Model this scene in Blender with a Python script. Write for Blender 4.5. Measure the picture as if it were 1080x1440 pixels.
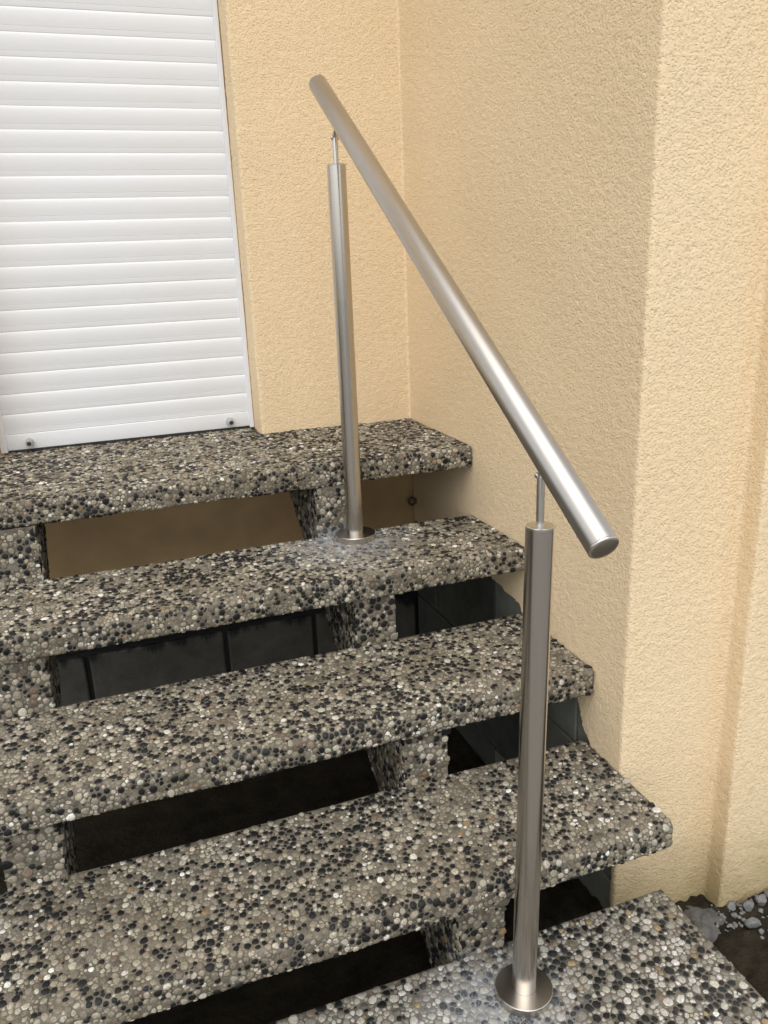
import bpy, bmesh, math, random
import numpy as np
from mathutils import Vector, Matrix, kdtree

random.seed(7)
rng = np.random.default_rng(11)
scene = bpy.context.scene
for o in list(bpy.data.objects):
    bpy.data.objects.remove(o)
COL = scene.collection
rad = math.radians

# ------------------------------------------------------------------ camera
cam_d = bpy.data.cameras.new('camera')
cam = bpy.data.objects.new('camera', cam_d)
COL.objects.link(cam)
cam.location = (-0.9284, -2.3506, 0.4956)
cam.rotation_euler = (1.2636, 0.0384, -0.3510)
cam_d.sensor_fit = 'VERTICAL'
cam_d.sensor_height = 36.0
cam_d.lens = 28.707
cam_d.clip_start = 0.01
cam_d.clip_end = 3000
scene.camera = cam

# ------------------------------------------------------------------ sky, sun, exposure
SUN_DIR = Vector((-0.26, -0.54, 1.0)).normalized()      # towards the sun, behind cloud
world = bpy.data.worlds.new('World')
scene.world = world
world.use_nodes = True
wn = world.node_tree
wn.nodes.clear()
sky = wn.nodes.new('ShaderNodeTexSky')
sky.sky_type = 'NISHITA'
sky.sun_disc = False
sky.sun_elevation = math.asin(SUN_DIR.z)
sky.sun_rotation = math.atan2(SUN_DIR.x, SUN_DIR.y)
sky.air_density = 1.0
sky.dust_density = 1.5
hsv = wn.nodes.new('ShaderNodeHueSaturation')           # cloud cover: the sky is nearly grey
hsv.inputs['Saturation'].default_value = 0.22
bg = wn.nodes.new('ShaderNodeBackground')
bg.inputs['Strength'].default_value = 0.15
wo = wn.nodes.new('ShaderNodeOutputWorld')
wn.links.new(sky.outputs[0], hsv.inputs['Color'])
wn.links.new(hsv.outputs[0], bg.inputs['Color'])
wn.links.new(bg.outputs[0], wo.inputs['Surface'])

sun_d = bpy.data.lights.new('sun', 'SUN')
sun_d.energy = 1.0
sun_d.angle = rad(70)
sun_d.color = (1.0, 0.95, 0.88)
sun = bpy.data.objects.new('sun', sun_d)
COL.objects.link(sun)
sun.rotation_euler = SUN_DIR.to_track_quat('Z', 'Y').to_euler()

vs = scene.view_settings
vs.view_transform = 'Standard'
vs.look = 'None'
vs.exposure = 0.62
vs.gamma = 1.0
vs.use_curve_mapping = False
scene.render.engine = 'CYCLES'
scene.cycles.max_bounces = 8
scene.cycles.diffuse_bounces = 5

# ------------------------------------------------------------------ measurements (metres)
# x along the steps (0 = side wall), y into the house (0 = door wall), z up (0 = landing)
ZT = [0.0, -0.1898, -0.3706, -0.5579, -0.7672]           # tread tops
YF = [-0.4430, -0.7373, -1.0319, -1.3052, -1.6050]       # tread fronts
YR = [0.155, -0.4400, -0.7140, -1.0000, -1.2530]         # tread rears
CF = [-0.4435, -0.7170, -1.0030, -1.2550, -1.5500]       # stringer riser faces
TH = 0.0562                                              # tread thickness
XL = -1.52                                               # left end of the treads
YC, XR, YP = -1.1345, 0.2513, -1.1864                    # side wall corner, recess, pilaster
XS, YS, XSL = -0.4717, 0.1134, -1.1870                   # door opening
GZ = -0.955                                              # ground
P1 = Vector((-0.351, -0.488, ZT[1])); P2 = Vector((-0.354, -1.3632, ZT[4]))
PH = 0.8758

# ------------------------------------------------------------------ helpers
def link(o, parent=None):
    COL.objects.link(o)
    if parent is not None:
        o.parent = parent
    return o

def tag(o, label=None, cat=None, group=None, kind=None):
    if label: o['label'] = label
    if cat: o['category'] = cat
    if group: o['group'] = group
    if kind: o['kind'] = kind
    return o

def empty(name, loc=(0, 0, 0)):
    o = bpy.data.objects.new(name, None)
    o.location = loc
    o.empty_display_size = 0.05
    return link(o)

def child(name, me, root):
    """link a mesh given in world coordinates as a part of root"""
    o = bpy.data.objects.new(name, me)
    link(o, root)
    p = root; off = Vector((0, 0, 0))
    while p is not None:
        off += p.location; p = p.parent
    o.location = -off
    return o

def mesh_np(name, verts, quads=None, tris=None, mat=None, smooth=True, col=None):
    me = bpy.data.meshes.new(name)
    verts = np.asarray(verts, np.float32)
    nq = 0 if quads is None else len(quads)
    nt = 0 if tris is None else len(tris)
    me.vertices.add(len(verts)); me.vertices.foreach_set('co', verts.ravel())
    idx = []; starts = []; tot = []
    if nq:
        idx.append(np.asarray(quads, np.int32).ravel()); starts.append(np.arange(nq) * 4); tot.append(np.full(nq, 4))
    if nt:
        idx.append(np.asarray(tris, np.int32).ravel()); starts.append(nq * 4 + np.arange(nt) * 3); tot.append(np.full(nt, 3))
    idx = np.concatenate(idx)
    me.loops.add(len(idx)); me.loops.foreach_set('vertex_index', idx.astype(np.int32))
    me.polygons.add(nq + nt)
    me.polygons.foreach_set('loop_start', np.concatenate(starts).astype(np.int32))
    me.polygons.foreach_set('loop_total', np.concatenate(tot).astype(np.int32))
    me.polygons.foreach_set('use_smooth', np.full(nq + nt, smooth))
    if col is not None:
        a = me.color_attributes.new('stone_colour', 'FLOAT_COLOR', 'POINT')
        c4 = np.ones((len(verts), 4), np.float32); c4[:, :3] = col
        a.data.foreach_set('color', c4.ravel())
    me.update(calc_edges=True)
    me.validate()
    if mat: me.materials.append(mat)
    return me

def bm_mesh(name, bm, mat, smooth=False, angle=None):
    me = bpy.data.meshes.new(name)
    bmesh.ops.recalc_face_normals(bm, faces=bm.faces[:])
    if smooth:
        for f in bm.faces: f.smooth = True
        if angle:
            for e in bm.edges:
                if len(e.link_faces) == 2 and e.calc_face_angle(0) > angle: e.smooth = False
    bm.to_mesh(me); bm.free()
    me.materials.append(mat)
    return me

def box_bm(x0, x1, y0, y1, z0, z1, bev=0.0, seg=2, bm=None):
    own = bm is None
    bm = bm or bmesh.new()
    m = Matrix.Translation(((x0 + x1) / 2, (y0 + y1) / 2, (z0 + z1) / 2)) @ Matrix.Diagonal((x1 - x0, y1 - y0, z1 - z0, 1))
    r = bmesh.ops.create_cube(bm, size=1, matrix=m)
    if bev:
        es = list({e for v in r['verts'] for e in v.link_edges})
        bmesh.ops.bevel(bm, geom=es, offset=bev, segments=seg, affect='EDGES', profile=0.5)
    return bm

def lathe(prof, axis0, axis1, n=48, bm=None):
    """revolve (radius, distance) pairs about the line axis0 -> axis1"""
    bm = bm or bmesh.new()
    a = Vector(axis0); d = (Vector(axis1) - a).normalized()
    u = d.orthogonal().normalized(); w = d.cross(u)
    rings = []
    for r, t in prof:
        c = a + d * t
        if r < 1e-6:
            rings.append([bm.verts.new(c)])
        else:
            rings.append([bm.verts.new(c + (u * math.cos(k * 2 * math.pi / n) + w * math.sin(k * 2 * math.pi / n)) * r) for k in range(n)])
    for A, B in zip(rings, rings[1:]):
        for k in range(n):
            j = (k + 1) % n
            if len(A) == 1 and len(B) == 1: continue
            if len(A) == 1: bm.faces.new((A[0], B[j], B[k]))
            elif len(B) == 1: bm.faces.new((A[k], A[j], B[0]))
            else: bm.faces.new((A[k], A[j], B[j], B[k]))
    return bm

# ------------------------------------------------------------------ materials
class Mat:
    def __init__(s, name, rough=0.7, metal=0.0, spec=0.5):
        s.m = bpy.data.materials.new(name); s.m.use_nodes = True
        s.t = s.m.node_tree; s.b = s.t.nodes['Principled BSDF']
        s.b.inputs['Roughness'].default_value = rough
        s.b.inputs['Metallic'].default_value = metal
        s.b.inputs['Specular IOR Level'].default_value = spec
    def n(s, typ, **kw):
        nd = s.t.nodes.new(typ)
        for k, v in kw.items(): setattr(nd, k, v)
        return nd
    def l(s, a, b): s.t.links.new(a, b)
    def pos(s): return s.n('ShaderNodeNewGeometry').outputs['Position']
    def scaled(s, vec, sc):
        m = s.n('ShaderNodeMapping'); m.inputs['Scale'].default_value = sc
        s.l(vec, m.inputs['Vector']); return m.outputs[0]
    def noise(s, vec, scale, detail=3, rough=0.55, dist=0.0):
        nd = s.n('ShaderNodeTexNoise'); nd.inputs['Scale'].default_value = scale
        nd.inputs['Detail'].default_value = detail; nd.inputs['Roughness'].default_value = rough
        nd.inputs['Distortion'].default_value = dist
        s.l(vec, nd.inputs['Vector']); return nd.outputs['Fac']
    def ramp(s, fac, *stops):
        r = s.n('ShaderNodeValToRGB'); e = r.color_ramp.elements
        while len(e) < len(stops): e.new(0.5)
        for el, (p, c) in zip(e, stops):
            el.position = p; el.color = (c, c, c, 1) if isinstance(c, (int, float)) else (*c, 1)
        s.l(fac, r.inputs[0]); return r.outputs[0]
    def math(s, op, a, b=0.0, clamp=False):
        nd = s.n('ShaderNodeMath', operation=op, use_clamp=clamp)
        for i, v in enumerate((a, b)):
            if isinstance(v, (int, float)): nd.inputs[i].default_value = v
            else: s.l(v, nd.inputs[i])
        return nd.outputs[0]
    def mix(s, fac, a, b, blend='MIX'):
        nd = s.n('ShaderNodeMix', data_type='RGBA', blend_type=blend)
        for i, v in ((0, fac), (6, a), (7, b)):
            if isinstance(v, (int, float)): nd.inputs[i].default_value = v
            elif isinstance(v, tuple): nd.inputs[i].default_value = (*v, 1)
            else: s.l(v, nd.inputs[i])
        return nd.outputs[2]
    def bump(s, h, strength, dist):
        b = s.n('ShaderNodeBump'); b.inputs['Strength'].default_value = strength
        b.inputs['Distance'].default_value = dist
        s.l(h, b.inputs['Height']); s.l(b.outputs[0], s.b.inputs['Normal'])
    def color(s, c):
        if isinstance(c, tuple): s.b.inputs['Base Color'].default_value = (*c, 1)
        else: s.l(c, s.b.inputs['Base Color'])

def mat_plaster():
    M = Mat('plaster', 0.9, spec=0.2)
    p = M.pos()
    big = M.noise(p, 1.7, 3)
    mid = M.noise(p, 60, 3)
    c = M.mix(M.ramp(big, (0.35, 0.0), (0.7, 1.0)), (0.840, 0.668, 0.438), (0.815, 0.640, 0.408))
    c = M.mix(M.math('MULTIPLY', M.ramp(mid, (0.3, 1.0), (0.7, 0.0)), 0.22), c, (0.66, 0.52, 0.32))
    # moss and splash dirt along the foot of the wall
    sep = M.n('ShaderNodeSeparateXYZ'); M.l(p, sep.inputs[0])
    n2 = M.noise(p, 17, 6, 0.7)
    h = M.math('ADD', sep.outputs['Z'], M.math('MULTIPLY', n2, -0.16))
    dirt = M.ramp(M.math('MULTIPLY', M.math('ADD', h, 1.10), 2.9), (0.15, 1.0), (0.80, 0.0))
    c = M.mix(M.math('MULTIPLY', dirt, 0.8), c, (0.26, 0.20, 0.085))
    wash = M.ramp(M.math('ADD', M.math('MULTIPLY', M.math('ADD', sep.outputs['Z'], 0.95), 2.2), M.math('MULTIPLY', big, 0.3)), (0.0, 1.0), (1.0, 0.0))
    c = M.mix(M.math('MULTIPLY', wash, 0.35), c, (0.50, 0.40, 0.22))
    M.color(c)
    f = M.noise(M.scaled(p, (1, 1, 1.2)), 180, 2.5, 0.55, 0.3)
    g = M.ramp(f, (0.30, 0.0), (0.47, 0.75), (0.70, 1.0))
    M.bump(g, 0.75, 0.0024)
    return M.m

def dust_mask(M, p):
    """drilling dust left round the two post feet"""
    out = None
    for c, r in (((P1.x - 0.035, P1.y - 0.02, P1.z), 0.22), ((P2.x - 0.06, P2.y - 0.01, P2.z), 0.17)):
        d = M.n('ShaderNodeVectorMath', operation='DISTANCE'); M.l(M.scaled(p, (1, 1, 5)), d.inputs[0]); d.inputs[1].default_value = (c[0], c[1], c[2] * 5)
        nz = M.noise(p, 34, 6, 0.75)
        v = M.math('ADD', M.math('DIVIDE', d.outputs['Value'], r), M.math('MULTIPLY', M.math('SUBTRACT', nz, 0.5), 1.1))
        k = M.ramp(v, (0.25, 1.0), (0.6, 0.45), (1.1, 0.0))
        out = k if out is None else M.math('MAXIMUM', out, k)
    return out

def mat_pebble():
    M = Mat('pebble_stone', 0.55, spec=0.32)
    p = M.pos()
    at = M.n('ShaderNodeAttribute', attribute_name='stone_colour')
    n1 = M.noise(p, 330, 4, 0.65)
    c = M.mix(0.7, at.outputs['Color'], M.mix(1.0, at.outputs['Color'], M.ramp(n1, (0.3, 0.35), (0.72, 1.7)), 'MULTIPLY'))
    grime = M.ramp(M.noise(p, 5.5, 6, 0.65), (0.40, 0.0), (0.66, 1.0))
    c = M.mix(M.math('MULTIPLY', grime, 0.8), c, (0.52, 0.47, 0.39), 'MULTIPLY')
    c = M.mix(M.math('MULTIPLY', M.math('MULTIPLY', dust_mask(M, p), M.ramp(M.noise(p, 240, 3, 0.6), (0.38, 0.25), (0.62, 1.0))), 0.5), c, (0.32, 0.33, 0.345))
    M.color(c)
    M.bump(M.noise(p, 420, 3), 0.5, 0.0012)
    return M.m

def mat_cement(name='cement', a=(0.200, 0.178, 0.138), b=(0.095, 0.084, 0.066)):
    M = Mat(name, 0.9, spec=0.2)
    p = M.pos()
    c = M.mix(M.ramp(M.noise(p, 35, 5), (0.35, 0.0), (0.65, 1.0)), a, b)
    c = M.mix(M.math('MULTIPLY', dust_mask(M, p), 0.8), c, (0.33, 0.345, 0.36))
    M.color(c)
    M.bump(M.noise(p, 300, 4, 0.7), 0.6, 0.003)
    return M.m

def mat_steel(name, axis, rough=0.24, base=(0.52, 0.487, 0.442)):
    """brushed stainless tube; the grain runs round the tube"""
    M = Mat(name, rough, 1.0)
    tc = M.n('ShaderNodeTexCoord').outputs['Object']
    q = M.scaled(tc, axis)
    g = M.noise(q, 1.0, 3, 0.6)
    M.color(M.mix(M.ramp(g, (0.3, 0.0), (0.7, 1.0)), base, tuple(min(1, v * 1.10) for v in base)))
    sm = M.noise(tc, 18, 4, 0.6)
    M.l(M.math('ADD', M.math('MULTIPLY', g, 0.05), M.math('ADD', M.math('MULTIPLY', sm, 0.06), rough - 0.06)), M.b.inputs['Roughness'])
    return M.m

def mat_white():
    M = Mat('white_aluminium', 0.42, spec=0.5)
    p = M.pos()
    n = M.noise(p, 3, 3)
    M.color(M.mix(M.ramp(n, (0.35, 0.0), (0.7, 1.0)), (0.76, 0.77, 0.785), (0.735, 0.745, 0.755)))
    return M.m

def mat_block(name, a, b, bit):
    """concrete block with bitumen brushed along the bed joint and running down"""
    M = Mat(name, 0.75, spec=0.35)
    p = M.pos()
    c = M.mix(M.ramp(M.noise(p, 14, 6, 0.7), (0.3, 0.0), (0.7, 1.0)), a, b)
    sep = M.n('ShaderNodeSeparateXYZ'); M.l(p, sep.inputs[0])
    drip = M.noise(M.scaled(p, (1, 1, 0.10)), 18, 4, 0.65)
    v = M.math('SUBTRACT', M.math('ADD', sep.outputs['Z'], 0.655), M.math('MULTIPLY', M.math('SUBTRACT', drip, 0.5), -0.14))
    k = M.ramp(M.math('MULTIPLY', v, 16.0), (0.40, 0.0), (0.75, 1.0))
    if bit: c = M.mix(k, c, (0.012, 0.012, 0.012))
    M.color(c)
    M.bump(M.noise(p, 120, 5, 0.7), 0.5, 0.004)
    return M.m

def mat_plain(name, c, rough=0.6, metal=0.0, nz=40, var=0.25, bump=0.2):
    M = Mat(name, rough, metal)
    p = M.pos()
    M.color(M.mix(M.ramp(M.noise(p, nz, 4), (0.3, 0.0), (0.7, 1.0)), c, tuple(v * (1 - var) for v in c)))
    M.bump(M.noise(p, nz * 5, 3), bump, 0.002)
    return M.m

def mat_soil():
    M = Mat('wet_soil', 0.8, spec=0.12)
    p = M.pos()
    n = M.noise(p, 16, 6, 0.65)
    c = M.mix(M.ramp(n, (0.3, 0.0), (0.7, 1.0)), (0.020, 0.017, 0.011), (0.055, 0.045, 0.030))
    M.color(c)
    M.bump(M.noise(p, 70, 6, 0.7), 0.9, 0.02)
    return M.m

PLASTER = mat_plaster(); PEBBLE = mat_pebble(); CEMENT = mat_cement()
STEEL_Z = mat_steel('brushed_steel_post', (900, 900, 6))
STEEL_R = mat_steel('brushed_steel_rail', (900, 30, 30), 0.36, (0.475, 0.445, 0.405))
STEEL_P = mat_steel('polished_steel', (25, 25, 25), 0.30, (0.60, 0.575, 0.54))
STEEL_F = mat_steel('brushed_steel_flange', (8, 8, 8), 0.30, (0.60, 0.565, 0.515))
WHITE = mat_white()
PLINTH = mat_plain('ochre_coat_shaded', (0.54, 0.365, 0.180), 0.85, 0.0, 12, 0.18, 0.15)  # smooth ochre coat, darkened to carry the shade beneath the landing
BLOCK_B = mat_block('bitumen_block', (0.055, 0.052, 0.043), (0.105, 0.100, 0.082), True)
BLOCK_G = mat_block('grey_block', (0.15, 0.165, 0.135), (0.22, 0.225, 0.185), False)
BLOCK_D = mat_block('shaded_block', (0.055, 0.060, 0.050), (0.10, 0.105, 0.088), False)  # grey block darkened: shade of the deep end put into its colour
BITUMEN = mat_plain('bitumen_joint', (0.012, 0.012, 0.012), 0.6)
RUBBER = mat_plain('grey_rubber', (0.42, 0.42, 0.41), 0.55)
DARK = mat_plain('dark_rubber', (0.03, 0.03, 0.03), 0.5)
RUST = mat_plain('rusty_iron', (0.13, 0.10, 0.065), 0.8, 0.0, 200, 0.5)
SOIL = mat_soil()
GRAVEL = mat_plain('grey_gravel', (0.215, 0.22, 0.215), 0.75, 0.0, 60, 0.5, 0.6)
MORTAR = mat_plain('mortar', (0.14, 0.135, 0.125), 0.85, 0.0, 30, 0.6, 0.9)
SEAL = mat_plain('white_sealant', (0.75, 0.74, 0.70), 0.6)

# ------------------------------------------------------------------ ground
def build_ground():
    n = 240
    g = np.linspace(-1, 1, n)
    ax = np.sign(g) * (np.abs(g) ** 5 * 400 + np.abs(g) * 1.6)
    X, Y = np.meshgrid(ax, ax - 1.3)
    Z = np.full_like(X, GZ)
    near = np.exp(-((X - 0.1) ** 2 + (Y + 1.3) ** 2) / 4.0)
    Z += near * (rng.normal(0, 0.006, X.shape))
    v = np.stack([X, Y, Z], -1).reshape(-1, 3)
    i = (np.arange(n - 1)[:, None] * n + np.arange(n - 1)[None]).ravel()
    q = np.stack([i, i + 1, i + n + 1, i + n], 1)
    o = link(bpy.data.objects.new('ground', mesh_np('ground', v, q, None, SOIL)))
    tag(o, 'dark wet soil under and beside the steps', 'ground', kind='structure')
build_ground()

def build_paving():  # unseen yard, added to reflect light into the steel and undersides
    M = Mat('yard_paving', 0.85, spec=0.25)
    p = M.pos()
    br = M.n('ShaderNodeTexBrick'); br.inputs['Scale'].default_value = 1.0
    br.inputs['Brick Width'].default_value = 0.20; br.inputs['Row Height'].default_value = 0.10; br.inputs['Mortar Size'].default_value = 0.004
    br.inputs['Color1'].default_value = (0.30, 0.29, 0.27, 1); br.inputs['Color2'].default_value = (0.24, 0.23, 0.215, 1); br.inputs['Mortar'].default_value = (0.07, 0.065, 0.055, 1)
    M.l(p, br.inputs['Vector'])
    M.color(M.mix(M.math('MULTIPLY', M.ramp(M.noise(p, 4, 5), (0.35, 0.0), (0.7, 1.0)), 0.4), br.outputs['Color'], (0.15, 0.14, 0.125)))
    M.bump(br.outputs['Fac'], 0.4, -0.004)
    o = link(bpy.data.objects.new('yard_paving', bm_mesh('yard_paving', box_bm(-9.0, 9.0, -14.0, -1.78, GZ - 0.05, GZ + 0.022, 0.004), M.m)))
    tag(o, 'unseen grey paved yard added in front of the steps for reflections', 'paving', kind='structure')
build_paving()

# ------------------------------------------------------------------ house wall: one rendered skin with real relief
def fft_noise(nr, nc, step, lu, lv, seed):
    r = np.random.default_rng(seed)
    f = np.fft.rfft2(r.normal(size=(nr, nc)))
    fv = np.fft.fftfreq(nr, step)[:, None]; fu = np.fft.rfftfreq(nc, step)[None]
    k = np.sqrt((fu * lu) ** 2 + (fv * lv) ** 2)
    f *= np.exp(-((k - 1.0) ** 2) / (2 * 0.6 ** 2))
    h = np.fft.irfft2(f, (nr, nc))
    return h / h.std()

def wall_path(step, jit=True):
    pts = [(XS, 0.19), (XS, 0.0), (0.0, 0.0), (0.0, YC), (XR, YC), (XR, YP), (1.3, YP)]
    rads = [0, 0.010, 0.006, 0.007, 0.012, 0.007, 0]
    dense = []
    for i, p in enumerate(pts):
        p = Vector(p)
        if rads[i] == 0: dense.append(p); continue
        a = (Vector(pts[i - 1]) - p).normalized(); b = (Vector(pts[i + 1]) - p).normalized()
        A = p + a * rads[i]; B = p + b * rads[i]
        for t in np.linspace(0, 1, 7):
            dense.append(A * (1 - t) ** 2 + p * 2 * t * (1 - t) + B * t * t)
    d = np.array(dense); seg = np.linalg.norm(np.diff(d, axis=0), axis=1); L = np.concatenate([[0], np.cumsum(seg)])
    n = int(L[-1] / step)
    s = np.linspace(0, L[-1], n)
    P = np.stack([np.interp(s, L, d[:, 0]), np.interp(s, L, d[:, 1])], 1)
    T = np.gradient(P, axis=0); T /= np.linalg.norm(T, axis=1)[:, None]
    N = np.stack([T[:, 1], -T[:, 0]], 1)
    return s, P, N

def foot_of_render(P):
    """lower limit of the render along the path, following the steps on the side wall"""
    z = np.full(len(P), -1.02)
    on_side = np.abs(P[:, 0]) < 0.012
    ys = np.array([-1.16, -1.128, -1.115, -1.02, -0.992, -0.965, -0.76, -0.722, -0.70, -0.55, -0.45, 0.05])
    zs = np.array([-1.02, -1.02, -0.72, -0.555, -0.535, -0.470, -0.42, -0.385, -0.350, -0.335, -0.335, -0.335])
    z[on_side] = np.interp(P[on_side, 1], ys, zs)
    back = (P[:, 1] > -0.012) & (P[:, 0] < -0.0)
    z[back] = -0.035
    z[P[:, 1] > 0.004] = -0.02
    return z

def build_wall():
    root = empty('house_wall', (0, YC, GZ))
    tag(root, 'yellow rough rendered house wall with corner and pilaster beside the steps', 'wall')
    step = 0.0040
    s, P, N = wall_path(step)
    z = np.arange(-1.02, 1.26, step)
    nr, nc = len(z), len(s)
    h = fft_noise(nr, nc, step, 0.0105, 0.0085, 5)
    h2 = fft_noise(nr, nc, step, 0.034, 0.026, 6)
    h3 = fft_noise(nr, nc, step, 0.35, 0.35, 8)
    H = 0.0005 * np.tanh(h * 0.9) + 0.0002 * h2 + 0.0004 * h3
    foot = foot_of_render(P)
    jag = np.interp(s, np.arange(0, s[-1] + 0.02, 0.02), rng.normal(0, 0.003, len(np.arange(0, s[-1] + 0.02, 0.02))))
    X = P[None, :, 0] + N[None, :, 0] * H; Y = P[None, :, 1] + N[None, :, 1] * H
    Z = np.repeat(z[:, None], nc, 1)
    v = np.stack([X, Y, Z], -1).reshape(-1, 3)
    i = (np.arange(nr - 1)[:, None] * nc + np.arange(nc - 1)[None])
    keep = (z[:-1, None] > (foot + jag)[None, :-1])
    i = i[keep]
    q = np.stack([i, i + 1, i + nc + 1, i + nc], 1)
    used = np.unique(q); mp = np.full(len(v), -1); mp[used] = np.arange(len(used))
    child('render_skin', mesh_np('render_skin', v[used], mp[q], None, PLASTER), root)
    # the wall goes on above the picture and left of the door
    s2, Q, N2 = wall_path(0.02)
    zz = np.array([1.2582, 1.6, 2.0, 2.4, 2.9])
    v = np.array([[a[0], a[1], k] for k in zz for a in Q]); nc = len(Q)
    i = (np.arange(4)[:, None] * nc + np.arange(nc - 1)[None]).ravel()
    child('upper_wall', mesh_np('upper_wall', v, np.stack([i, i + 1, i + nc + 1, i + nc], 1), None, PLASTER), root)
    bm = box_bm(-2.6, XSL, 0.0, 0.19, -0.03, 2.9, 0.006)
    child('left_wall', bm_mesh('left_wall', bm, PLASTER), root)
    child('lintel', bm_mesh('lintel', box_bm(XSL - 0.003, XS + 0.003, 0.002, 0.19, 2.12, 2.898), PLASTER), root)
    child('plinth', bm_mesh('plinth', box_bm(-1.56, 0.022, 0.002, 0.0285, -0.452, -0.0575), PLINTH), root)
    # solid body of the projecting house corner, so the wall is not a shell
    child('wall_core', bm_mesh('wall_core', box_bm(0.030, 1.3, YC + 0.030, 0.19, GZ - 0.05, 2.88), CEMENT), root)
build_wall()

# ------------------------------------------------------------------ foundation walls of separate blocks
def build_foundation():
    r = empty('foundation_wall', (-0.8, 0.05, GZ))
    tag(r, 'dark bitumen smeared block wall seen through the gap below the upper post', 'wall')
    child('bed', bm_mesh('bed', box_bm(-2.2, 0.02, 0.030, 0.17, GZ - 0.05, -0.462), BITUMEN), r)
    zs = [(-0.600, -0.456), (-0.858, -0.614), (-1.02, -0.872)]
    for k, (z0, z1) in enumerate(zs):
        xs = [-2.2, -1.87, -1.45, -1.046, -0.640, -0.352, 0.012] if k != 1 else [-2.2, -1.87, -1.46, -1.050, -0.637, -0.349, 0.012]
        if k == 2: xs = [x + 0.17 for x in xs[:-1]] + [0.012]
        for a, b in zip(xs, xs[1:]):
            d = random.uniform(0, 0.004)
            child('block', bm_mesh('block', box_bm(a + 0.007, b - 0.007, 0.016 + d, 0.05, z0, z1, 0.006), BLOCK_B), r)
    r = empty('foundation_wall', (0.05, -0.55, GZ))
    tag(r, 'grey green concrete block footing below the ragged render of the side wall', 'wall')
    child('bed', bm_mesh('bed', box_bm(0.024, 0.10, YC + 0.012, 0.01, GZ - 0.06, -0.30), BITUMEN), r)
    zs = [(-0.600, -0.330), (-0.858, -0.606), (-1.02, -0.864)]
    for k, (z0, z1) in enumerate(zs):
        ys = [YC + 0.006, -0.950, -0.546, -0.150, 0.01] if k != 1 else [YC + 0.006, -0.75, -0.346, 0.01]
        for a, b in zip(ys, ys[1:]):
            d = random.uniform(0, 0.003)
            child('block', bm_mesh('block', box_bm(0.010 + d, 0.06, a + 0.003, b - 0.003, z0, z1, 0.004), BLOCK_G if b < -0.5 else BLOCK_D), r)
build_foundation()

# ------------------------------------------------------------------ exposed aggregate: every pebble is modelled
N_DIR = 7
def pack(u0, u1, v0, v1, scale, inside=None):
    """variable radius dart throwing -> centres and radii"""
    area = (u1 - u0) * (v1 - v0)
    cell = 0.012 * scale
    grid = {}
    pts = []; rr = []
    for r, dens in ((0.0108, 420), (0.0088, 1500), (0.0068, 6000), (0.0050, 14000), (0.0036, 24000)):
        r *= scale
        m = int(dens * area / scale ** 2 * 1.6)
        U = rng.uniform(u0, u1, m); V = rng.uniform(v0, v1, m); RR = r * rng.uniform(0.88, 1.14, m)
        if inside is not None:
            k = inside(U, V); U, V, RR = U[k], V[k], RR[k]
        for x, y, q in zip(U.tolist(), V.tolist(), RR.tolist()):
            gx = int(x / cell + 1000); gy = int(y / cell + 1000)
            ok = True
            for a in (-2, -1, 0, 1, 2):
                for b in (-2, -1, 0, 1, 2):
                    l = grid.get((gx + a) * 4096 + gy + b)
                    if l:
                        for (px, py, pr) in l:
                            dx = px - x; dy = py - y; d = (pr + q) * 0.90
                            if dx * dx + dy * dy < d * d:
                                ok = False; break
                    if not ok: break
                if not ok: break
            if ok:
                grid.setdefault(gx * 4096 + gy, []).append((x, y, q)); pts.append((x, y)); rr.append(q)
    return np.array(pts), np.array(rr)

PAL = {   # mean colour, spread, share
    'steps': [((0.300, 0.268, 0.205), 0.24, 0.36), ((0.185, 0.165, 0.128), 0.25, 0.17), ((0.440, 0.408, 0.330), 0.16, 0.17),
              ((0.680, 0.660, 0.600), 0.12, 0.035), ((0.011, 0.0115, 0.012), 0.4, 0.20), ((0.270, 0.180, 0.095), 0.2, 0.010), ((0.200, 0.150, 0.110), 0.2, 0.02)],
    'foot': [((0.400, 0.388, 0.340), 0.2, 0.42), ((0.270, 0.258, 0.225), 0.25, 0.15), ((0.520, 0.510, 0.465), 0.12, 0.14),
             ((0.660, 0.650, 0.620), 0.1, 0.03), ((0.018, 0.020, 0.022), 0.4, 0.15), ((0.350, 0.265, 0.150), 0.2, 0.018), ((0.240, 0.185, 0.130), 0.2, 0.02)]}

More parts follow.
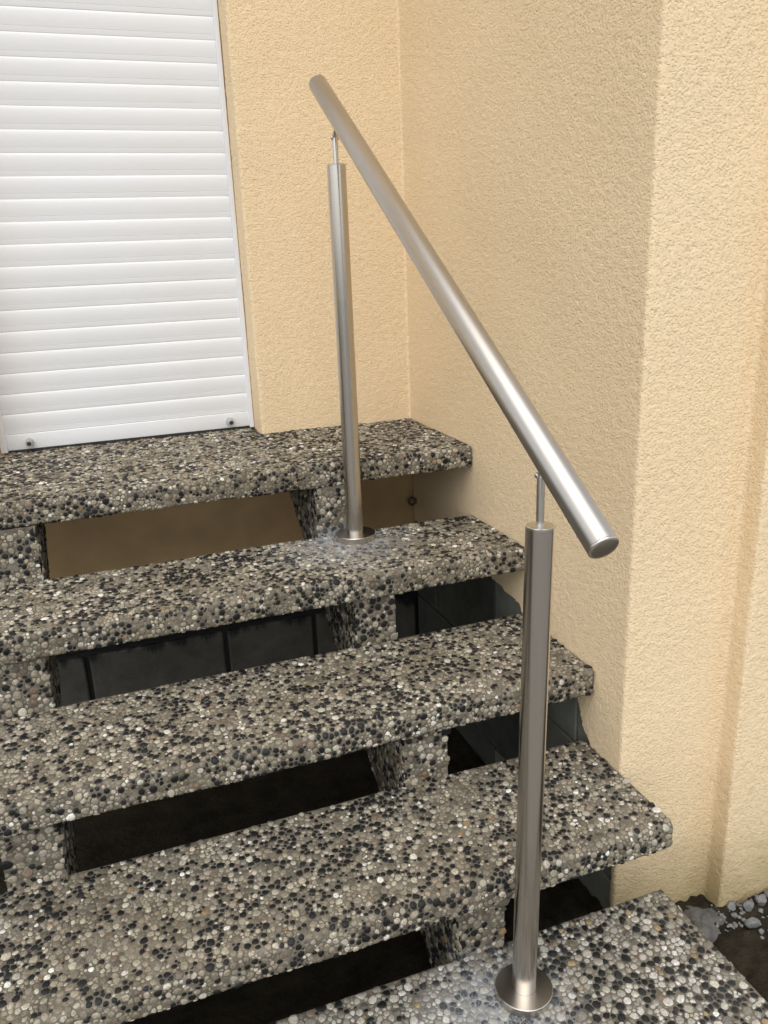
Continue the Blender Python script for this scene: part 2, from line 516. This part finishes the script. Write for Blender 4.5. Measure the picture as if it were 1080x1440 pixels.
def stones(uv, rr, mapf, pal, hscale=1.0):
    """turn packed centres into rounded stones; mapf(U,V) -> points, normals.  Returns verts (n,V,3), colours (n,3), face template"""
    n = len(uv)
    kd = kdtree.KDTree(n)
    for i, (a, b) in enumerate(uv.tolist()): kd.insert((a, b, 0), i)
    kd.balance()
    K = 14
    nb = np.zeros((n, K), int)
    for i, (a, b) in enumerate(uv.tolist()):
        f = kd.find_n((a, b, 0), K + 1)
        ids = [q[1] for q in f if q[1] != i][:K]
        while len(ids) < K: ids.append(ids[-1])
        nb[i] = ids
    d = uv[nb] - uv[:, None]
    D = np.linalg.norm(d, axis=2)
    dist = (D ** 2 + rr[:, None] ** 2 - rr[nb] ** 2) / (2 * D)
    dist = np.maximum(dist, 0.25 * D)
    phi = np.arctan2(d[..., 1], d[..., 0])
    th0 = rng.uniform(0, 2 * np.pi, n)
    th = th0[:, None] + np.arange(N_DIR)[None] * 2 * np.pi / N_DIR
    c = np.cos(th[:, None, :] - phi[:, :, None])
    R = np.where(c > 0.05, dist[:, :, None] / np.maximum(c, 0.05), 1.0).min(1)
    R = np.minimum(R, rr[:, None] * 1.75)
    el = rng.uniform(0.78, 1.0, n); ea = rng.uniform(0, np.pi, n)
    R *= 1 - (1 - el)[:, None] * np.abs(np.sin(th - ea[:, None])) * 0.7
    Rs = 0.06 * np.roll(R, 1, 1) + 0.88 * R + 0.06 * np.roll(R, -1, 1)
    R = np.minimum(Rs, R * 1.10) - 0.00018
    R = np.maximum(R * rng.uniform(0.80, 1.12, R.shape), 0.001)
    hgt = np.clip(rr * rng.uniform(0.15, 0.32, n), 0.0007, 0.0021) * hscale
    sink = rng.normal(-0.0002, 0.0005, n).clip(-0.0012, 0.0010)
    tilt = rng.normal(0, 0.10, (n, 2))
    rings = [(1.0, -0.8), (0.93, 0.60), (0.72, 0.98)]
    VV = []
    for fr, fh in rings:
        wob = rng.uniform(0.93, 1.07, (n, N_DIR)) if fr < 0.9 else 1.0
        U = R * fr * wob * np.cos(th); V = R * fr * wob * np.sin(th)
        h = sink[:, None] + hgt[:, None] * fh + (tilt[:, :1] * U + tilt[:, 1:] * V) * (1 if fh > 0 else 0)
        VV.append((U, V, h))
    VV.append((np.zeros((n, 1)), np.zeros((n, 1)), (sink + hgt * rng.uniform(0.9, 1.12, n))[:, None]))
    U = np.concatenate([a[0] for a in VV], 1) + uv[:, :1]
    V = np.concatenate([a[1] for a in VV], 1) + uv[:, 1:]
    h = np.concatenate([a[2] for a in VV], 1)
    Pp, Nn = mapf(U, V)
    verts = Pp + Nn * h[..., None]
    pl = PAL[pal]
    share = np.array([p[2] for p in pl]); cl = rng.choice(len(pl), n, p=share / share.sum())
    q0 = rng.uniform(0, 6.28, 4)                             # the mix is uneven across a slab
    mixv = 0.5 + 0.22 * (np.sin(uv[:, 0] * 7 + q0[0]) + np.sin(uv[:, 1] * 15 + uv[:, 0] * 11 + q0[1])) + 0.18 * np.sin(uv[:, 0] * 29 - uv[:, 1] * 37 + q0[2])
    big = rr > np.median(rr)
    cl[big & (rng.random(n) < 0.42 * mixv.clip(0, 1.1))] = 4
    cl[(cl == 4) & (rng.random(n) < 0.35 * (1 - mixv.clip(0, 1)))] = 1
    small = (rr < np.quantile(rr, 0.35)) & (cl == 4)
    cl[small & (rng.random(n) < 0.5)] = 0
    dk = np.where((cl == 4) & (rng.random(n) < 0.42))[0]
    cl[nb[dk, rng.integers(0, 3, len(dk))]] = 4
    base = np.array([p[0] for p in pl])[cl]; spr = np.array([p[1] for p in pl])[cl]
    col = base * (1 + spr[:, None] * rng.normal(0, 0.8, (n, 1)).clip(-1.7, 1.7)) * (1 + rng.normal(0, 0.014, (n, 3)))
    return verts, col.clip(0.008, 0.85), rr

quads_t = []
for r_ in range(2):
    for k in range(N_DIR):
        j = (k + 1) % N_DIR
        quads_t.append((r_ * N_DIR + k, r_ * N_DIR + j, (r_ + 1) * N_DIR + j, (r_ + 1) * N_DIR + k))
tris_t = [(2 * N_DIR + k, 2 * N_DIR + (k + 1) % N_DIR, 3 * N_DIR) for k in range(N_DIR)]
QT = np.array(quads_t); TT = np.array(tris_t); NV = 3 * N_DIR + 1

def stone_mesh(name, verts, col):
    n = len(verts)
    off = (np.arange(n) * NV)[:, None, None]
    return mesh_np(name, verts.reshape(-1, 3), (QT[None] + off).reshape(-1, 4), (TT[None] + off).reshape(-1, 3),
                   PEBBLE, True, np.repeat(col, NV, 0))

_rm = cam.rotation_euler.to_matrix(); CR = np.array(_rm); CC = np.array(cam.location)
def seen_size(verts, rr):
    """how large a stone shows in the picture, 0 when outside it"""
    c = verts.mean(1); v = (c - CC) @ CR
    dep = -v[:, 2]; x = v[:, 0] / dep * 1148.3; y = v[:, 1] / dep * 1148.3
    ok = (dep > 0) & (np.abs(x) < 530) & (np.abs(y) < 710)
    ext = (verts.reshape(len(verts), NV, 3) - CC) @ CR
    px = ext[..., 0] / -ext[..., 2] * 1148.3; py = ext[..., 1] / -ext[..., 2] * 1148.3
    return np.where(ok, (px.max(1) - px.min(1)) * (py.max(1) - py.min(1)), 0)

def tread_profile(yr, yf, zt, R=0.012, R2=0.005, under=0.03):
    """section of a tread: top, rounded nose, front, underside; returns a map s -> point, normal"""
    pts = [(yr, zt)]; nor = [(0, 1)]
    pts.append((yf + R, zt)); nor.append((0, 1))
    for t in np.linspace(0, np.pi / 2, 9)[1:]:
        pts.append((yf + R - R * math.sin(t), zt - R + R * math.cos(t))); nor.append((-math.sin(t), math.cos(t)))
    pts.append((yf, zt - TH + R2)); nor.append((-1, 0))
    for t in np.linspace(0, np.pi / 2, 5)[1:]:
        pts.append((yf + R2 - R2 * math.cos(t), zt - TH + R2 - R2 * math.sin(t))); nor.append((-math.cos(t), -math.sin(t)))
    pts.append((yf + R2 + under, zt - TH)); nor.append((0, -1))
    pts = np.array(pts); nor = np.array(nor)
    L = np.concatenate([[0], np.cumsum(np.linalg.norm(np.diff(pts, axis=0), axis=1))])
    return pts, nor, L

TREADS = [
    ('landing_slab', 'topmost pebble concrete slab lying in front of the white shutter', 'stair tread', 'steps', 0.67),
    ('stair_tread', 'pebble concrete step carrying the upper post, second from the top', 'stair tread', 'steps', 0.67),
    ('stair_tread', 'middle pebble concrete step, third from the top, without a post foot', 'stair tread', 'steps', 0.67),
    ('stair_tread', 'pebble concrete step overhanging the wall corner, just above the lower post foot', 'stair tread', 'steps', 0.67),
    ('stair_tread', 'lowest and palest pebble concrete step carrying the lower post foot', 'stair tread', 'foot', 0.80)]
XE = [-0.003, -0.003, -0.003, -0.003, 0.026]

def build_tread(i):
    name, label, cat, pal, sc = TREADS[i]
    zt, yf, yr, xe = ZT[i], YF[i], YR[i], XE[i]
    root = empty(name, ((XL + xe) / 2, yf, zt - TH))
    tag(root, label, cat, 'pebble concrete steps')
    pts, nor, L = tread_profile(yr, yf, zt)
    # slow unevenness of the cast slab
    ph = rng.uniform(0, 6.28, 8)
    def wave(x, s):
        return 0.0007 * (np.sin(x * 9 + ph[0]) + np.sin(s * 17 + x * 5 + ph[1]) + 0.7 * np.sin(x * 31 + ph[2]) + 0.6 * np.sin(s * 43 + x * 13 + ph[3]))
    def mp(U, V):
        y = np.interp(V, L, pts[:, 0]); z = np.interp(V, L, pts[:, 1])
        ny = np.interp(V, L, nor[:, 0]); nz = np.interp(V, L, nor[:, 1])
        l = np.hypot(ny, nz); ny /= l; nz /= l
        w = wave(U, V)
        return np.stack([U, y + ny * w, z + nz * w], -1), np.stack([np.zeros_like(U), ny, nz], -1)
    # slab body (cement matrix) a little below the pebble tops
    xs = np.linspace(XL, xe, 90)
    ss = np.unique(np.concatenate([np.linspace(0, L[-1], 40), L]))
    Ug, Vg = np.meshgrid(xs, ss)
    Pp, Nn = mp(Ug, Vg); Pp = Pp - Nn * 0.0002
    nr, nc = Ug.shape
    v = Pp.reshape(-1, 3)
    k = (np.arange(nr - 1)[:, None] * nc + np.arange(nc - 1)[None]).ravel()
    q = np.stack([k, k + nc, k + nc + 1, k + 1], 1)
    # underside and back as one sheet, ends closed
    b0 = len(v)
    extra = np.array([[XL, yr, zt - TH], [xe, yr, zt - TH]])
    v = np.concatenate([v, extra])
    last = (nr - 1) * nc
    q2 = [[last, b0, b0 + 1, last + nc - 1], [0, nc - 1, b0 + 1, b0]]
    tr = []
    for c, e in ((0, b0), (nc - 1, b0 + 1)):
        ids = [r_ * nc + c for r_ in range(nr)]
        tr += [[e, a, b] if c == 0 else [e, b, a] for a, b in zip(ids, ids[1:])]
    body = child('slab', mesh_np('slab', v, np.concatenate([q, np.array(q2)]), np.array(tr), CEMENT, True), root)
    uv, rr = pack(XL + 0.004, xe - 0.005, 0.004, L[-1] - 0.020, sc)
    verts, col, rr = stones(uv, rr, mp, pal)
    size = seen_size(verts, rr)
    if i >= 2:
        order = np.argsort(-size)[:300]
        rest = np.ones(len(uv), bool); rest[order] = False
        for a in order:
            c = verts[a].mean(0)
            me = stone_mesh('pebble', (verts[a] - c)[None], col[a][None])
            o = bpy.data.objects.new('pebble', me); link(o, root)
            o.location = Vector(c.tolist()) - root.location
    else:
        rest = np.ones(len(uv), bool)
    o = child('pebble_surface', stone_mesh('pebble_surface', verts[rest], col[rest]), root)
    o['kind'] = 'stuff'
    # pebbles on the right hand end face
    uv, rr = pack(yf + 0.008, min(yr, 0.0) - 0.004, zt - TH + 0.004, zt - 0.006, sc)
    if i >= 3:
        def me_(U, V): return np.stack([np.full_like(U, xe), U, V], -1), np.broadcast_to(np.array([1.0, 0, 0]), U.shape + (3,))
        verts, col, _ = stones(uv, rr, me_, pal)
        o = child('end_pebbles', stone_mesh('end_pebbles', verts, col), root); o['kind'] = 'stuff'
    if i == 2:
        bm = box_bm(-0.0035, 0.001, yf + 0.004, yf + 0.010, zt - 0.046, zt - 0.010, 0.001)
        for vtx in bm.verts: vtx.co += Vector((random.uniform(-.0006, .0006), random.uniform(-.002, .002), random.uniform(-.002, .002)))
        child('sealant', bm_mesh('sealant', bm, SEAL), root)
    return root
for i in range(5): build_tread(i)


# ------------------------------------------------------------------ saw-tooth stringers carrying the treads
def stringer_outline():
    p = [(-0.06, ZT[0] - TH - 0.002)]
    for i in range(5):
        p.append((CF[i], ZT[i] - TH - 0.002))
        low = (ZT[i + 1] - TH - 0.002) if i < 4 else GZ - 0.02
        p.append((CF[i], low))
    p += [(-1.22, GZ - 0.02), (-0.06, -0.075)]
    return p

def in_poly(poly, U, V):
    r = np.zeros(U.shape, bool)
    for (ax, ay), (bx, by) in zip(poly, poly[1:] + poly[:1]):
        if ay == by: continue
        c = ((ay > V) != (by > V)) & (U < (bx - ax) * (V - ay) / (by - ay) + ax)
        r ^= c
    return r

def build_stringer(x0, x1, label, side):
    root = empty('stair_stringer', ((x0 + x1) / 2, CF[4], GZ))
    tag(root, label, 'stair stringer', 'stepped stringers under the treads')
    poly = stringer_outline()
    bm = bmesh.new()
    A = [bm.verts.new((x0, y, z)) for y, z in poly]; B = [bm.verts.new((x1, y, z)) for y, z in poly]
    bm.faces.new(A); bm.faces.new(B[::-1])
    for k in range(len(poly)):
        j = (k + 1) % len(poly); bm.faces.new((A[k], A[j], B[j], B[k]))
    child('beam', bm_mesh('beam', bm, CEMENT), root)
    vs_, cs_ = [], []
    for i in range(5):                                        # riser faces, each resting on the tread below
        zb = ZT[i + 1] + 0.002 if i < 4 else GZ
        zt = ZT[i] - TH - 0.014
        uv, rr = pack(x0 + 0.003, x1 - 0.003, zb, zt, 0.78)
        y = CF[i]
        def mf(U, V): return np.stack([U, np.full_like(U, y), V], -1), np.broadcast_to(np.array([0, -1.0, 0]), U.shape + (3,))
        v, c, _ = stones(uv, rr, mf, 'steps', 0.9); vs_.append(v); cs_.append(c)
    for sx, xx in ((-1, x0), (1, x1)):                        # flanks
        if sx != side: continue
        uv, rr = pack(-1.6, -0.06, GZ, -0.06, 0.86, lambda U, V: in_poly(poly, U, V))
        def ms(U, V): return np.stack([np.full_like(U, xx), U, V], -1), np.broadcast_to(np.array([float(sx), 0, 0]), U.shape + (3,))
        v, c, _ = stones(uv, rr, ms, 'steps', 1.1); vs_.append(v); cs_.append(c * 0.8)  # flank stones darkened, side shade put into their colour
    o = child('pebble_surface', stone_mesh('pebble_surface', np.concatenate(vs_), np.concatenate(cs_)), root)
    o['kind'] = 'stuff'
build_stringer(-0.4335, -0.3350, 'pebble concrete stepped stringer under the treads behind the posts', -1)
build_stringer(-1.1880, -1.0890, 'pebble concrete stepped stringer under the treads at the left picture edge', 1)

# ------------------------------------------------------------------ roller shutter
def build_shutter():
    root = empty('roller_shutter', ((XS + XSL) / 2, YS, 0.0))
    tag(root, 'closed white slatted roller shutter filling the doorway', 'roller shutter')
    pitch = 0.0557; z0 = 0.0527
    prof = [(0.0012, 0.0004), (-0.0004, 0.0006), (-0.0010, 0.0030), (-0.0016, 0.0075), (-0.0021, 0.0128), (-0.0017, 0.0132), (-0.0017, 0.0138), (-0.0024, 0.0142),
            (-0.0034, 0.0214), (-0.0041, 0.0270), (-0.0045, 0.0330), (-0.0046, 0.0390), (-0.0043, 0.0450), (-0.0034, 0.0505), (-0.0022, 0.0535), (-0.0004, 0.0553), (0.0040, 0.0555), (0.0040, 0.0004)]
    prof = [(y * 0.78, z) for y, z in prof]
    bm = bmesh.new()
    xa, xb = XSL + 0.016, XS - 0.012
    A = [bm.verts.new((xa, y, z)) for y, z in prof]; B = [bm.verts.new((xb, y, z)) for y, z in prof]
    for k in range(len(prof)):
        j = (k + 1) % len(prof); bm.faces.new((A[k], A[j], B[j], B[k]))
    bm.faces.new(A); bm.faces.new(B[::-1])
    me = bm_mesh('slat', bm, WHITE, True, rad(28))
    for k in range(37):
        o = bpy.data.objects.new('slat', me); link(o, root)
        o.location = Vector((random.uniform(-.001, .001), YS + random.uniform(-.0004, .0004), z0 + k * pitch)) - root.location
    bar = child('bottom_bar', bm_mesh('bottom_bar', box_bm(xa, xb, YS - 0.0055, YS + 0.006, 0.0080, 0.0520, 0.0022, 3), WHITE, True, rad(40)), root)
    for x in (-1.1086, -0.5451):
        c = Vector((x, YS - 0.0056, 0.0290)); e = c + Vector((0, -1, -0.06))
        bm = lathe([(0.0105, 0), (0.0108, 0.010), (0.0098, 0.024), (0.0086, 0.0275), (0.0062, 0.0275), (0.0058, 0.018), (0, 0.018)], c, e, 24)
        s_ = child('stopper', bm_mesh('stopper', bm, RUBBER, True, rad(35)), bar)
        bm = lathe([(0.0060, 0.0255), (0.0040, 0.0262), (0, 0.0262)], c, e, 16)
        child('stopper_hole_disc', bm_mesh('stopper_hole_disc', bm, DARK, True, rad(35)), bar)  # dark disc painting the shade inside the stopper's hole
    for a, b in ((XS - 0.0145, XS - 0.0015), (XSL + 0.0015, XSL + 0.020)):
        child('guide_rail', bm_mesh('guide_rail', box_bm(a, b, YS - 0.015, YS + 0.045, 0.004, 2.118, 0.002), WHITE), root)
    child('bottom_seal', bm_mesh('bottom_seal', box_bm(xa, xb, YS - 0.002, YS + 0.004, 0.0005, 0.0082), DARK), root)
build_shutter()

# ------------------------------------------------------------------ stainless handrail on two posts
def build_handrail():
    root = empty('stair_handrail', P2)
    tag(root, 'brushed stainless steel handrail on two round posts running down the steps', 'handrail')
    r = 0.0212
    a = Vector((-0.351, -0.3790, 0.8655)); b = Vector((-0.351, -1.5375, 0.1314))
    d = (b - a).normalized(); Lr = (b - a).length
    tube = child('rail_tube', bm_mesh('rail_tube', lathe([(r - 0.002, 0.004), (r - 0.0003, 0.0040), (r, 0.0045), (r, Lr - 0.0045), (r - 0.0003, Lr - 0.004), (r - 0.002, Lr - 0.004)], a, b, 64), STEEL_R, True, rad(40)), root)
    for p, q in ((a, b), (b, a)):
        child('end_cap', bm_mesh('end_cap', lathe([(r - 0.003, 0.006), (r - 0.0003, 0.0039), (r - 0.0001, 0.0034), (r - 0.0002, 0.0012), (r - 0.0012, 0.0002), (r - 0.004, -0.0002), (0, -0.0004)], p, q, 64), STEEL_F, True, rad(70)), tube)
    n = Vector((0, d.z, -d.y)).normalized()
    if n.z < 0: n = -n
    for base, lean in ((P1, 0.0), (P2, 0.014)):
        top = base + Vector((lean, 0, PH))
        ax = (top - base).normalized(); H = (top - base).length
        f = lathe([(0.022, -0.002), (0.0500, -0.002), (0.0505, 0.0014), (0.0505, 0.0158), (0.0498, 0.0166), (0.0214, 0.0168)], base, top, 64)
        post = child('post', bm_mesh('post', lathe([(r, 0.006), (r, H - 0.0040), (r - 0.002, H - 0.0040)], base, top, 64), STEEL_Z, True, rad(40)), root)
        child('base_flange', bm_mesh('base_flange', f, STEEL_F, True, rad(30)), post)
        child('post_cap', bm_mesh('post_cap', lathe([(r - 0.003, H - 0.006), (r - 0.0002, H - 0.0039), (r - 0.0001, H - 0.0008), (r - 0.001, H), (0, H + 0.0002)], base, top, 64), STEEL_P, True, rad(40)), post)
        # hinged pin up to the saddle under the rail
        t = (top.y + n.y * (r + 0.0270) - a.y) / d.y
        hinge = a + d * t - n * (r + 0.0270)
        hz = hinge.z
        pin_top = Vector((top.x, top.y, hz))
        child('pin', bm_mesh('pin', lathe([(0.0060, 0), (0.0060, hz - top.z - 0.004), (0.0050, hz - top.z + 0.004), (0.003, hz - top.z + 0.0065), (0, hz - top.z + 0.007)], top, pin_top, 24), STEEL_P, True, rad(70)), post)
        bm = lathe([(0.0, -0.0100), (0.0032, -0.0094), (0.0046, -0.0076), (0.0046, 0.0076), (0.0032, 0.0094), (0, 0.0100)], pin_top, pin_top + Vector((1, 0, 0)), 20)
        child('hinge_bolt', bm_mesh('hinge_bolt', bm, STEEL_P, True, rad(70)), post)
        s0 = Vector((top.x, hinge.y, hinge.z))
        bm = lathe([(0.0040, -0.004), (0.0048, 0.000), (0.0050, 0.0240), (0.0100, 0.0245), (0.0105, 0.0285)], s0, s0 + n, 24)
        child('saddle', bm_mesh('saddle', bm, STEEL_P, True, rad(40)), post)
build_handrail()

# ------------------------------------------------------------------ small things
def build_hook():
    c = Vector((-0.014, -0.030, -0.262))
    root = empty('ring_bolt', (0, c.y, c.z))
    tag(root, 'small rusty ring bolt in the wall corner below the landing', 'ring bolt')
    bm = bmesh.new()
    n, m, R, r = 28, 10, 0.0112, 0.0036
    vv = [[bm.verts.new(c + Vector((math.cos(i * 2 * math.pi / n) * (R + r * math.cos(j * 2 * math.pi / m)), math.sin(j * 2 * math.pi / m) * r, math.sin(i * 2 * math.pi / n) * (R + r * math.cos(j * 2 * math.pi / m))))) for j in range(m)] for i in range(n)]
    for i in range(n):
        for j in range(m):
            bm.faces.new((vv[i][j], vv[(i + 1) % n][j], vv[(i + 1) % n][(j + 1) % m], vv[i][(j + 1) % m]))
    child('ring', bm_mesh('ring', bm, RUST, True), root)
    b0 = c + Vector((0.011, 0.001, 0.0))
    child('bolt', bm_mesh('bolt', lathe([(0.0, 0), (0.0042, 0.0004), (0.0042, 0.003), (0.0085, 0.003), (0.0085, 0.006), (0.004, 0.006), (0.004, 0.016)], b0, b0 + Vector((1, 0, 0)), 16), RUST, True, rad(40)), root)
build_hook()

def rough_stone(seed, planes=11):
    """a broken stone: a sphere cut by random planes"""
    r = np.random.default_rng(seed)
    nr = r.normal(size=(planes, 3)); nr /= np.linalg.norm(nr, axis=1)[:, None]; dd = r.uniform(0.45, 0.80, planes)
    bm = bmesh.new()
    bmesh.ops.create_icosphere(bm, subdivisions=3, radius=1.0)
    for v in bm.verts:
        d = np.array(v.co); k = nr @ d
        v.co *= float(min(1.0, (dd[k > 0.2] / k[k > 0.2]).min() if (k > 0.2).any() else 1.0))
    return bm

BIG = [(0.2794, -1.1930, 0.0165, 0.012, 'grey gravel stone nearest the wall recess, at the left of the heap'),
       (0.3100, -1.2144, 0.0190, 0.017, 'large pale gravel stone in the middle of the heap by the pilaster'),
       (0.3480, -1.2130, 0.0210, 0.018, 'largest upright gravel stone at the right of the heap by the pilaster'),
       (0.2880, -1.2502, 0.0220, 0.012, 'long flat gravel stone at the front of the heap by the pilaster'),
       (0.2845, -1.2760, 0.0090, 0.008, 'small single gravel stone lying in front of the gravel heap'),
       (0.2630, -1.2180, 0.0095, 0.008, 'small gravel stone on the left fringe of the gravel heap'),
       (0.3833, -1.2050, 0.0170, 0.014, 'gravel stone touching the pilaster foot at the right picture edge')]
def build_gravel():
    r = np.random.default_rng(3)
    for k, (x, y, a, h, lab) in enumerate(BIG):
        o = bpy.data.objects.new('gravel_stone', bm_mesh('gravel_stone', rough_stone(60 + k), GRAVEL, True, rad(22))); link(o)
        o.location = (x, y, GZ + h * 0.55); o.scale = (a, a * 0.78, h)
        o.rotation_euler = (r.uniform(-.25, .25), r.uniform(-.25, .25), r.uniform(-0.7, 0.7))
        tag(o, lab, 'gravel stone', 'gravel stones at the pilaster foot')
    vs_, fs_ = [], []; base = 0
    protos = []
    for k in range(5):
        bm = rough_stone(90 + k, 9); bmesh.ops.triangulate(bm, faces=bm.faces[:])
        bm.verts.index_update()
        protos.append((np.array([v.co[:] for v in bm.verts]), np.array([[v.index for v in f.verts] for f in bm.faces]))); bm.free()
    for k in range(420):
        x = r.uniform(0.20, 0.95); y = YP - abs(r.normal(0, 0.045)) - 0.006
        if x < XR + 0.01: y = r.uniform(-1.25, -1.17)
        s_ = r.uniform(0.0025, 0.0075)
        if any((x - b[0]) ** 2 + (y - b[1]) ** 2 < (b[2] * 0.8) ** 2 for b in BIG): continue
        v, f = protos[k % 5]; t = r.uniform(0, 6.28); c, q = math.cos(t), math.sin(t)
        w = v * np.array([s_, s_ * 0.8, s_ * 0.6]); w = np.stack([w[:, 0] * c - w[:, 1] * q + x, w[:, 0] * q + w[:, 1] * c + y, w[:, 2] + GZ + s_ * 0.3], 1)
        vs_.append(w); fs_.append(f + base); base += len(v)
    o = link(bpy.data.objects.new('fine_gravel', mesh_np('fine_gravel', np.concatenate(vs_), None, np.concatenate(fs_), GRAVEL, False)))
    tag(o, 'fine grey gravel chips strewn along the pilaster foot', 'gravel', kind='stuff')
build_gravel()

def build_spill():
    bm = bmesh.new()
    n = 40; rings = 9
    c = Vector((0.185, -1.205, GZ - 0.004))
    vs_ = []
    r = np.random.default_rng(9); ph = r.uniform(0, 6.28, 6)
    for k in range(rings):
        f = k / (rings - 1); row = []
        for j in range(n):
            t = j * 2 * math.pi / n
            R = (0.060 + 0.014 * math.sin(2 * t + ph[0]) + 0.010 * math.sin(3 * t + ph[1]) + 0.006 * math.sin(7 * t + ph[2])) * (1 - f)
            h = 0.016 * (1 - (1 - f) ** 2.5) + r.normal(0, 0.0012)
            row.append(bm.verts.new(c + Vector((R * math.cos(t) * 1.1, R * math.sin(t) * 0.75, h))))
        vs_.append(row)
    for A, B in zip(vs_, vs_[1:]):
        for j in range(n):
            bm.faces.new((A[j], A[(j + 1) % n], B[(j + 1) % n], B[j]))
    bmesh.ops.remove_doubles(bm, verts=bm.verts[:], dist=1e-5)
    o = link(bpy.data.objects.new('mortar_lump', bm_mesh('mortar_lump', bm, MORTAR, True)))
    tag(o, 'flat lump of grey mortar on the soil between lowest step and wall', 'mortar')
build_spill()
